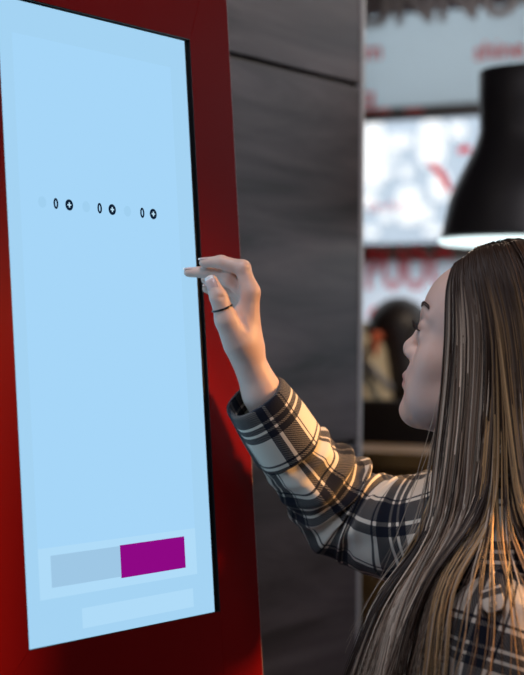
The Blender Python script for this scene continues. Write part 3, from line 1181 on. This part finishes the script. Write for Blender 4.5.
def fold_sleeve(th, s):
    el = math.exp(-((s - 0.115) / 0.085) ** 2)
    f = 0.0145 * el * ridge((s - 0.008 * np.cos(th)) * 2 * np.pi / 0.034 + 1.3 * np.sin(th + 0.7), 2) * (0.65 + 0.35 * np.cos(th - 0.4))
    f += 0.0065 * ridge(2 * th + s * 46 + 0.9 * np.sin(3 * th), 2.5)
    f += 0.0070 * ridge(3 * th - s * 30 + 1.7, 3) * min(1, s / 0.06)
    f += 0.0022 * np.sin(5 * th + s * 60) * np.sin(s * 40)
    f += 0.006 * math.exp(-((s - 0.215) / 0.035) ** 2) * ridge(th - 0.3, 1)
    return f - 0.008


upv = ZV + 0.35 * np.array([1, 0, 0])
V, Fq, UV, sl = loft(path, rad_a, rad_b, upv, fold_sleeve, voff=0.035)
slv_r = (V, Fq, UV)

# torso of the shirt
ts = Sdf()
ts.el(BL(0.008, 0.006, 1.145), BAX, (0.122, 0.150, 0.17), 0.04)
ts.el(BL(0.010, 0, 1.0), BAX, (0.122, 0.158, 0.20), 0.06)
ts.el(BL(0.0, 0, 0.86), BAX, (0.140, 0.182, 0.17), 0.06)
for sg in (-1, 1):
    ts.sp(BL(0.080, sg * 0.068, 1.15), 0.064, 0.05)
ts.rc(BL(-0.012, 0, 1.30), SHO + 0.0 * RB, 0.064, 0.066, 0.05)
ts.rc(BL(-0.012, 0, 1.285), LSH + 0.02 * RB, 0.064, 0.055, 0.05)
ts.rc(HL(-0.03, 0, -0.06), BL(-0.01, 0, 1.31), 0.060, 0.068, 0.03)
V, Fq = ts.mesh(0.006, lo=BL(0, 0, 0.72) - [0.6, 0.6, 0])
loc = (V - BL(0, 0, 0)) @ BAX.T
ang = np.arctan2(loc[:, 1], loc[:, 0])                       # 0 at the front, seam wraps behind
# drapery folds, pushed along the outward direction
g = np.zeros_like(V)
eps = 0.004
for i in range(3):
    e = np.zeros(3); e[i] = eps
    g[:, i] = ts(V + e) - ts(V - e)
g /= np.linalg.norm(g, axis=1)[:, None]
z_ = loc[:, 2]
fd = 0.006 * ridge(7 * ang + 9 * z_ + np.sin(z_ * 14), 2.5) * np.clip((1.25 - z_) / 0.2, 0, 1)
fd += 0.004 * ridge(4 * ang - 24 * z_ + 1.0, 3)
V = V + g * fd[:, None]
zn = HO[2] - 0.145
keep = (V[Fq][:, :, 2].min(1) > 0.76) & ~((V[Fq][:, :, 2].max(1) > 1.345) & (np.linalg.norm((V[Fq].mean(1) - BL(-0.005, 0, 0))[:, :2], axis=1) < 0.085))
Fq = Fq[keep]
used = np.unique(Fq); remap = -np.ones(len(V), int); remap[used] = np.arange(len(used))
V = V[used]; Fq = remap[Fq]; ang = ang[used]; z_ = z_[used]; loc = loc[used]
# cylindrical map kept continuous at the seam by per-loop coordinates
me = np_mesh('shirt_torso', V - PO, Fq)
uvl = me.uv_layers.new(name='UVMap')
la = ang[Fq.ravel()].reshape(-1, 4).copy()
wrap = (la.max(1) - la.min(1)) > math.pi
la[wrap] = np.where(la[wrap] < 0, la[wrap] + 2 * math.pi, la[wrap])
lu = np.stack([la * 0.145 + 0.02, (z_[Fq.ravel()].reshape(-1, 4) * 1.0)], -1).reshape(-1, 2)
if len(me.loops) == len(lu):
    uvl.data.foreach_set('uv', lu.astype(np.float32).ravel())
shirt = link('shirt', me, M_plaid, person)
shirt['label'] = 'black and cream plaid flannel shirt'
thicken(shirt, 0.0022)
V, Fq, UV = slv_r
o = thicken(link('sleeve', np_mesh('sleeve_raised', V - PO, Fq, True, UV), M_plaid, shirt), 0.0022)

# rolled cuff
c0, c1 = P(252, 394, 2.612), P(290, 450, 2.650)
path = crom([c0 + 0.004 * unit(c1 - c0), c0 + 0.35 * (c1 - c0), c0 + 0.7 * (c1 - c0), c1], 10)
n = len(path)
fo = lambda th, s: 0.0016 * np.sin(3 * th + s * 20) + 0.0012 * np.sin(5 * th + 1) - 0.002 * np.cos(2 * th)
ra = np.interp(np.arange(n), [0, 2, n * 0.5, n - 2, n - 1], [0.0425, 0.0450, 0.0490, 0.0505, 0.0475])
V1, F1, UV1, s1 = loft(path, ra, ra, upv, fo, 96, 0.03, 0.0)
# inner return of the fold
rin = np.full(n, 0.0365)
V2, F2, UV2, s2 = loft(path, ra - 0.005, ra - 0.005, upv, fo, 96, 0.03, 0.0)
seg = 97
off = len(V1)
br = []
for j in range(96):
    br.append((j + 1, j, off + j, off + j + 1))
    a_ = (n - 1) * seg
    br.append((a_ + j, a_ + j + 1, off + a_ + j + 1, off + a_ + j))
Fa = np.concatenate([F1, F2[:, ::-1] + off, np.array(br)])
cuff = link('cuff', np_mesh('rolled_cuff', np.concatenate([V1, V2]) - PO, Fa, True, np.concatenate([UV1, UV2])), M_plaid, shirt)

# left sleeve
spine = [LSH + 0.040 * RB + [0, 0, 0.040], LSH + 0.008 * RB + [0, 0, 0.0], 0.5 * (LSH + LEL), LEL, 0.5 * (LEL + LWR), LWR - 0.02 * HD]
path = crom(spine, 22)
tt = np.linspace(0, 5, len(path))
ra = np.interp(tt, range(6), [0.030, 0.066, 0.068, 0.062, 0.054, 0.040])


def fold_left(th, s):
    f = 0.006 * ridge(2 * th + s * 34, 2.5) + 0.004 * ridge(3 * th - s * 26 + 1, 3) + 0.002 * np.sin(4 * th + s * 50)
    f += 0.005 * math.exp(-((s - 0.30) / 0.06) ** 2) * ridge(s * 180 + np.sin(th), 2)
    return f - 0.003


V, Fq, UV, _ = loft(path, ra, ra * 0.97, FB, fold_left, 96, 0.043, 0.02)
ca_, sa_ = math.cos(0.28), math.sin(0.28)
UV = np.stack([UV[:, 0] * ca_ - UV[:, 1] * sa_, UV[:, 0] * sa_ + UV[:, 1] * ca_], 1)
o = thicken(link('sleeve', np_mesh('sleeve_hanging', V - PO, Fq, True, UV), M_plaid, shirt), 0.0022)


def button(c, nrm, r, parent):
    q = Vector(nrm).to_track_quat('Z', 'Y').to_matrix().to_4x4()
    bm = bmesh.new()
    lathe(bm, [(0.0004, 0.0016), (r * 0.6, 0.0016), (r * 0.75, 0.0024), (r * 0.95, 0.0022), (r, 0.0012), (r * 0.95, 0), (0.0004, 0)], 24)
    for v in bm.verts:
        v.co = (q @ v.co) + Vector(c - PO)
    return bm_obj('button', bm, M_button, parent, True)


cloth = Sdf()
cloth.p = list(ts.p)
for a, b_ in ((LSH + 0.012 * RB, 0.5 * (LSH + LEL)), (0.5 * (LSH + LEL), LEL)):
    cloth.rc(a, b_, 0.070, 0.070, 0.03)
cloth.rc(SHO, P(402, 524, 2.675), 0.08, 0.07, 0.02)

# buttoned tab on the near shoulder
def on_cloth(X, m_):
    for _ in range(5):
        g = np.zeros(3)
        for a in range(3):
            e = np.zeros(3); e[a] = 0.003
            g[a] = cloth(X + e) - cloth(X - e)
        g = unit(g)
        X = X + g * (m_ - cloth(X))
    return X, g


tcen = P(492, 598, 2.262)
tu, tv = unit(CR + 0.25 * CU), unit(-CU + 0.25 * CR)
nu_, nv_ = 12, 14
Vt, UVt = [], []
for i in range(nu_ + 1):
    for j in range(nv_ + 1):
        a = (i / nu_ - 0.5) * 0.026
        b_ = (j / nv_ - 0.5) * 0.034
        if j > nv_ - 4:
            a *= 1 - 0.30 * (j - nv_ + 4)** 1.3 / 4
        q_, g_ = on_cloth(tcen + a * tu + b_ * tv, 0.009)
        Vt.append(q_); UVt.append((a + 0.055, b_ + 0.044))
idx = np.arange((nu_ + 1) * (nv_ + 1)).reshape(nu_ + 1, nv_ + 1)
Fq = np.stack([idx[:-1, :-1], idx[:-1, 1:], idx[1:, 1:], idx[1:, :-1]], -1).reshape(-1, 4)
tab = thicken(link('tab', np_mesh('tab', np.array(Vt) - PO, Fq, True, UVt), M_plaid, shirt), 0.002)
q_, g_ = on_cloth(tcen + 0.009 * tv, 0.0095)
button(q_, g_, 0.0045, shirt)

# collar band around the neck
th = np.linspace(0, 2 * np.pi, 81)
rows = []
uvr = []
for i, (zz, rr) in enumerate(((1.335, 0.078), (1.365, 0.070), (1.392, 0.068), (1.380, 0.078), (1.345, 0.094))):
    cx = BL(-0.004 - 0.25 * (zz - 1.33), 0, zz)
    gap = 1 - np.exp(-(np.minimum(th, 2 * np.pi - th) / 0.45) ** 2)
    rows.append(cx + np.outer(rr * np.cos(th), FB) + np.outer(rr * np.sin(th), RB) + np.outer((gap - 1) * 0.045, ZV))
    uvr.append(np.stack([th * 0.08, np.full_like(th, 0.028 * i)], 1))
V = np.array(rows).reshape(-1, 3)
idx = np.arange(5 * 81).reshape(5, 81)
Fq = np.stack([idx[:-1, :-1], idx[:-1, 1:], idx[1:, 1:], idx[1:, :-1]], -1).reshape(-1, 4)
o = thicken(link('collar', np_mesh('collar', V - PO, Fq, True, np.array(uvr).reshape(-1, 2)), M_plaid, shirt), 0.003)

# trousers and shoes
jn = Sdf()
jn.el(BL(-0.012, 0, 0.87), BAX, (0.122, 0.168, 0.13), 0.04)
for sg in (-1, 1):
    jn.rc(BL(-0.01, sg * 0.085, 0.84), BL(0.0, sg * 0.087, 0.46), 0.090, 0.064, 0.03)
    jn.rc(BL(0.0, sg * 0.087, 0.46), BL(-0.02, sg * 0.087, 0.115), 0.066, 0.052, 0.03)
V, Fq = jn.mesh(0.010)
link('jeans', np_mesh('jeans', V - PO, Fq), mat('dark_denim', (0.02, 0.03, 0.06), 0.85), person)
M_shoe = mat('white_shoe', (0.6, 0.58, 0.55), 0.5)
for sg in (-1, 1):
    s = Sdf()
    s.el(BL(0.045, sg * 0.090, 0.045), BAX, (0.135, 0.047, 0.045), 0.02)
    s.rc(BL(-0.035, sg * 0.087, 0.05), BL(-0.03, sg * 0.087, 0.10), 0.045, 0.046, 0.03)
    V, Fq = s.mesh(0.008)
    V[:, 2] = np.maximum(V[:, 2], 0.001)
    link('shoe', np_mesh('shoe', V - PO, Fq), M_shoe, person)

# ------------------------------------------------------------------ hair
HC = np.array([-0.014, 0, 0.047])
HR = np.array([0.107, 0.083, 0.111])
def strand_set(ns, psi, lay, th0, drift, lat, zend, wob, wph, n1=8, n2=18):
    """strands leave the parting on top, hug the head, then hang down"""
    pts = np.zeros((ns, n1 + n2, 3))
    thE = math.radians(86)
    sgn = np.where(psi > math.pi, -1.0, 1.0)
    az = np.where(psi > math.pi, 2 * math.pi - psi, psi)              # 0 front .. pi back
    u = np.clip((math.radians(150) - az) / math.radians(92), 0, 1)     # 1 at the face, 0 at the crown
    ths = np.radians(4 + 46 * u ** 1.1) + th0 * 0.25
    pss = np.radians(9) + np.radians(30) * u
    a0 = np.stack([np.sin(ths) * np.cos(pss), sgn * np.sin(ths) * np.sin(pss), np.cos(ths)], 1)
    a1 = np.stack([np.sin(thE) * np.cos(az), sgn * np.sin(thE) * np.sin(az), np.full(ns, math.cos(thE))], 1)
    om = np.arccos(np.clip((a0 * a1).sum(1), -1, 1))
    for i, t in enumerate(np.linspace(0, 1, n1)):
        dd = (np.sin((1 - t) * om) / np.sin(om))[:, None] * a0 + (np.sin(t * om) / np.sin(om))[:, None] * a1
        l = HC + dd * (HR[None, :] * (1 + (lay * (0.35 + 0.65 * t) - 0.016 * (1 - t) ** 6)[:, None] / 0.1))
        pts[:, i] = HO + HS * (l @ HAX)
    E_ = pts[:, n1 - 1]
    d0 = pts[:, n1 - 1] - pts[:, n1 - 2]; d0 /= np.linalg.norm(d0, axis=1)[:, None]
    hz = d0.copy(); hz[:, 2] = 0
    for i, q in enumerate(np.linspace(0, 1, n2 + 1)[1:]):
        p = E_.copy()
        p[:, 2] -= q * (E_[:, 2] - zend)
        p += hz * 0.016 * (1 - math.exp(-q * 9))
        p += np.outer(np.where(drift > 0, drift * q ** 1.8, drift * q ** 1.75), FH)
        p += lat[:, None] * q ** 1.5 * LH
        w_ = wob * q * np.sin(q * 7.5 + wph)
        p += np.outer(w_, FH) + np.outer(wob * 0.7 * q * np.cos(q * 6 + wph * 1.7), LH)
        pts[:, n1 + i] = p
    for it in range(4):
        pts[:, 3:14] = 0.25 * pts[:, 2:13] + 0.5 * pts[:, 3:14] + 0.25 * pts[:, 4:15]
    return pts


def push_out(pts, marg):
    """let each strand slide down over the clothes, keeping its length"""
    out = pts.copy()
    for i in range(8, pts.shape[1]):
        cur = out[:, i - 1]
        st = pts[:, i] - pts[:, i - 1]
        ln = np.linalg.norm(st, axis=1)
        q = cur + st
        if q[:, 2].min() < 1.42:
            for it in range(3):
                d = cloth(q)
                need = np.maximum(marg - d, 0)
                if need.max() <= 0:
                    break
                g = np.zeros_like(q)
                for a in range(3):
                    e = np.zeros(3); e[a] = 0.004
                    g[:, a] = cloth(q + e) - cloth(q - e)
                g /= np.maximum(np.linalg.norm(g, axis=1), 1e-6)[:, None]
                q = q + g * need[:, None]
                v = q - cur
                vl = np.maximum(np.linalg.norm(v, axis=1), 1e-6)
                q = cur + v * (ln / vl)[:, None]
        out[:, i] = q
    for it in range(2):
        out[:, 9:-1] = 0.25 * out[:, 8:-2] + 0.5 * out[:, 9:-1] + 0.25 * out[:, 10:]
    return out


pal_dark = np.array([0.030, 0.017, 0.011])
pal_mid = np.array([0.20, 0.135, 0.092])
pal_ash = np.array([0.58, 0.46, 0.35])
pal_warm_lit = np.array([0.48, 0.29, 0.135])
ALLP, ALLC, ALLR = [], [], []
NCL = 165
for cidx in range(NCL):
    left = cidx < int(NCL * 0.78)
    lo_, hi_ = (61, 186) if left else (186, 303)
    pc = math.radians(lo_ + (hi_ - lo_) * rng.random() ** (1.15 if left else 1.0))
    npc = int(rng.integers(20, 38))
    psi = pc + rng.normal(0, 0.040, npc)
    psi = np.where(left, np.maximum(psi, math.radians(60)), np.minimum(psi, math.radians(300)))
    layer = rng.random() ** 1.2
    lay = np.clip(0.001 + 0.014 * layer + rng.normal(0, 0.002, npc), 0.0, 0.02)
    dg = math.degrees(pc)
    frontness = np.clip((94 - np.degrees(np.where(psi > math.pi, 2 * math.pi - psi, psi))) / 50, -1.4, 1)
    drift = np.where(frontness > 0, 0.044 + 0.036 * np.abs(frontness), -0.080 - 0.070 * np.abs(frontness)) + rng.normal(0, 0.010) + rng.normal(0, 0.004, npc)
    lat = np.full(npc, rng.normal(0.0, 0.015)) + (0.01 if left else -0.01)
    zend = np.full(npc, 1.02 + 0.05 * rng.random()) + rng.random(npc) * 0.05
    th0 = np.full(npc, math.radians(3)) + rng.random(npc) * 0.35
    S_ = strand_set(npc, psi, lay, th0, drift, lat, zend, 0.005 + 0.007 * rng.random(), rng.random() * 6.28 + rng.normal(0, 0.25, npc))
    # clump: strands gather towards their middle as they fall
    mid = S_.mean(0, keepdims=True)
    q = np.clip((np.arange(S_.shape[1]) - 6) / 16, 0, 1)[None, :, None]
    S_ = S_ + (mid - S_) * (0.45 * q)
    S_ += (rng.normal(0, 0.0016, (npc, 1, 3)) * q)
    S_ = push_out(S_, 0.004 + 0.014 * layer + rng.random(npc) * 0.005)
    k_ = rng.random()
    fr_ = float(np.clip((85 - min(dg, 360 - dg)) / 40, 0, 1))
    if k_ < 0.28 - 0.25 * fr_:
        base = pal_dark * 1.4
    elif k_ < 0.48 - 0.25 * fr_:
        base = pal_mid
    else:
        base = pal_ash if dg < 92 else pal_warm_lit  # strands further back get gold: warm light put into the hair colour
    opts = np.stack([pal_dark * 2.0, pal_mid, pal_ash if dg < 92 else pal_warm_lit, pal_ash * 0.75])
    own = rng.random(npc) < 0.66
    cols = np.where(own[:, None], base[None], opts[rng.integers(0, 4, npc)]) * np.exp(rng.normal(0, 0.30, (npc, 1)))
    t = np.linspace(0, 1, S_.shape[1])[None, :, None]
    blend = np.clip((t - 0.13 - 0.10 * rng.random()) / 0.28, 0, 1)
    cc = (pal_dark * 1.25)[None, None] * (1 - blend) + cols[:, None, :] * blend
    ALLP.append(S_); ALLC.append(cc)
    ALLR.append(np.full(npc, 0.00095) * (0.8 + 0.4 * rng.random(npc)))
# a few loose flyaway hairs at the crown and in front of the cheek
nf = 34
psi = rng.random(nf) * 2 * math.pi
S_ = strand_set(nf, np.where(psi < 1.1, 1.1, np.where(psi > 5.2, 5.2, psi)), np.full(nf, 0.004) + rng.random(nf) * 0.006, np.full(nf, 0.1), np.zeros(nf), np.zeros(nf), np.full(nf, 1.25), 0.012, rng.random(nf) * 6)
S_ = push_out(S_, np.full(nf, 0.02))
S_[:, :8] += (UP * 0.004)[None, None] * np.sin(np.linspace(0, np.pi, 8))[None, :, None] * rng.random((nf, 1, 1)) * 2
ALLP.append(S_); ALLC.append(np.tile(pal_mid, (nf, S_.shape[1], 1))); ALLR.append(np.full(nf, 0.00035))
nf = 9
psi = math.radians(60) + rng.random(nf) * 0.05
S_ = strand_set(nf, psi, np.full(nf, 0.002), np.full(nf, 0.1), 0.085 + rng.random(nf) * 0.03, rng.normal(0, 0.01, nf), 1.10 + rng.random(nf) * 0.12, 0.008, rng.random(nf) * 6)
S_ = push_out(S_, np.full(nf, 0.02))
ALLP.append(S_); ALLC.append(np.tile(pal_ash * 0.8, (nf, S_.shape[1], 1))); ALLR.append(np.full(nf, 0.00042))

PTS = np.concatenate(ALLP); CLS = np.concatenate(ALLC); RAD = np.concatenate(ALLR)
ns_, np_, _ = PTS.shape
tan = np.gradient(PTS, axis=1)
tan /= np.maximum(np.linalg.norm(tan, axis=2), 1e-9)[..., None]
ref = np.array([0.3, -0.9, 0.1])
n1 = np.cross(tan, ref); n1 /= np.maximum(np.linalg.norm(n1, axis=2), 1e-9)[..., None]
n2 = np.cross(tan, n1)
tp = np.interp(np.linspace(0, 1, np_), [0, 0.1, 0.75, 1], [0.7, 1, 1, 0.25])
VV = []
for k_ in range(3):
    a = 2 * math.pi * k_ / 3
    VV.append(PTS + (n1 * math.cos(a) + n2 * math.sin(a)) * (RAD[:, None] * tp[None])[..., None])
VV = np.stack(VV, 2)                          # ns, np, 3, xyz
idx = np.arange(ns_ * np_ * 3).reshape(ns_, np_, 3)
Fq = []
for k_ in range(3):
    k2 = (k_ + 1) % 3
    Fq.append(np.stack([idx[:, :-1, k_], idx[:, :-1, k2], idx[:, 1:, k2], idx[:, 1:, k_]], -1).reshape(-1, 4))
Fq = np.concatenate(Fq)
V = VV.reshape(-1, 3)
C_ = np.repeat(CLS.reshape(-1, 3), 3, 0)
# scalp layer under the strands
nu, nv = 60, 12
ps = np.linspace(math.radians(63), math.radians(297), nu)
zz_ = np.zeros(nu)
cap = strand_set(nu, ps, zz_ - 0.0015, zz_, zz_, zz_, zz_ + 1.35, 0.0, 0.0)[:, :nv]
b0 = len(V)
ci = b0 + np.arange(nu * nv).reshape(nu, nv)
Fc = np.stack([ci[:-1, :-1], ci[:-1, 1:], ci[1:, 1:], ci[1:, :-1]], -1).reshape(-1, 4)
V = np.concatenate([V, cap.reshape(-1, 3)])
C_ = np.concatenate([C_, np.tile(pal_dark, (nu * nv, 1))])
Fq = np.concatenate([Fq, Fc])
me = np_mesh('hair', V - PO, Fq)
ca = me.color_attributes.new('strand', 'FLOAT_COLOR', 'POINT')
ca.data.foreach_set('color', np.concatenate([C_, np.ones((len(C_), 1))], 1).astype(np.float32).ravel())
m, nt, b = newmat('hair')
at = nt.nodes.new('ShaderNodeAttribute'); at.attribute_name = 'strand'
nt.links.new(at.outputs['Color'], b.inputs['Base Color'])
b.inputs['Roughness'].default_value = 0.42
b.inputs['Specular IOR Level'].default_value = 0.35
hair = link('hair', me, m, person)
hair['label'] = 'long straight hair, brown at the roots and blonde towards the ends'


# ------------------------------------------------------------------ light
w = bpy.data.worlds.new('sky')
SC.world = w
w.use_nodes = True
bg = w.node_tree.nodes['Background']
bg.inputs[0].default_value = (0.90, 0.95, 1.0, 1)
bg.inputs[1].default_value = 2.1


def area(name, n, d, z, size, col, energy, aim=None, spread=None):
    l = bpy.data.lights.new(name, 'AREA')
    l.shape = 'DISK'
    l.size = size
    l.color = col
    l.energy = energy
    o = bpy.data.objects.new(name, l)
    COL.objects.link(o)
    loc = ORI + n * NV + d * DV + z * ZV
    o.location = tuple(loc)
    tgt = Vector(aim) if aim is not None else Vector((loc[0], loc[1], 0))
    o.rotation_euler = (tgt - Vector(loc)).to_track_quat('-Z', 'Y').to_euler()
    return o


wp = ORI + 1.45 * NV + 0.75 * DV + 1.85 * ZV
l = bpy.data.lights.new('unseen_warm_spot', 'SPOT')  # unseen warm lamp, placed low and narrow to spare the kiosk
l.energy = 250
l.color = (1.0, 0.50, 0.17)
l.spot_size = math.radians(40)
l.spot_blend = 0.7
l.shadow_soft_size = 0.2
o = bpy.data.objects.new('unseen_warm_spot', l)
COL.objects.link(o)
o.location = tuple(wp)
o.rotation_euler = (Vector((0.40, 2.40, 1.31)) - Vector(wp)).to_track_quat('-Z', 'Y').to_euler()
area('fill_near', 1.25, -1.9, 2.9, 0.5, (0.72, 0.80, 1.0), 13, aim=(0.2, 2.45, 1.3))  # added cool fill on the camera side for face and shirt
area('fill_wall', 0.35, -0.6, 2.95, 0.4, (1.0, 0.90, 0.93), 11, aim=(0.05, 3.2, 1.9))  # added light without a fixture, brightens the laminate wall
area('fill_back', 0.1, 2.05, 2.95, 0.4, (1.0, 0.8, 0.6), 22)  # unseen warm fill put in to brighten the guest

SC.view_settings.view_transform = 'Standard'
SC.view_settings.look = 'None'
SC.view_settings.gamma = 1.0
SC.view_settings.use_curve_mapping = False
SC.view_settings.exposure = 0.0
SC.cycles.max_bounces = 6
SC.cycles.sample_clamp_indirect = 4.0
SC.cycles.use_denoising = True
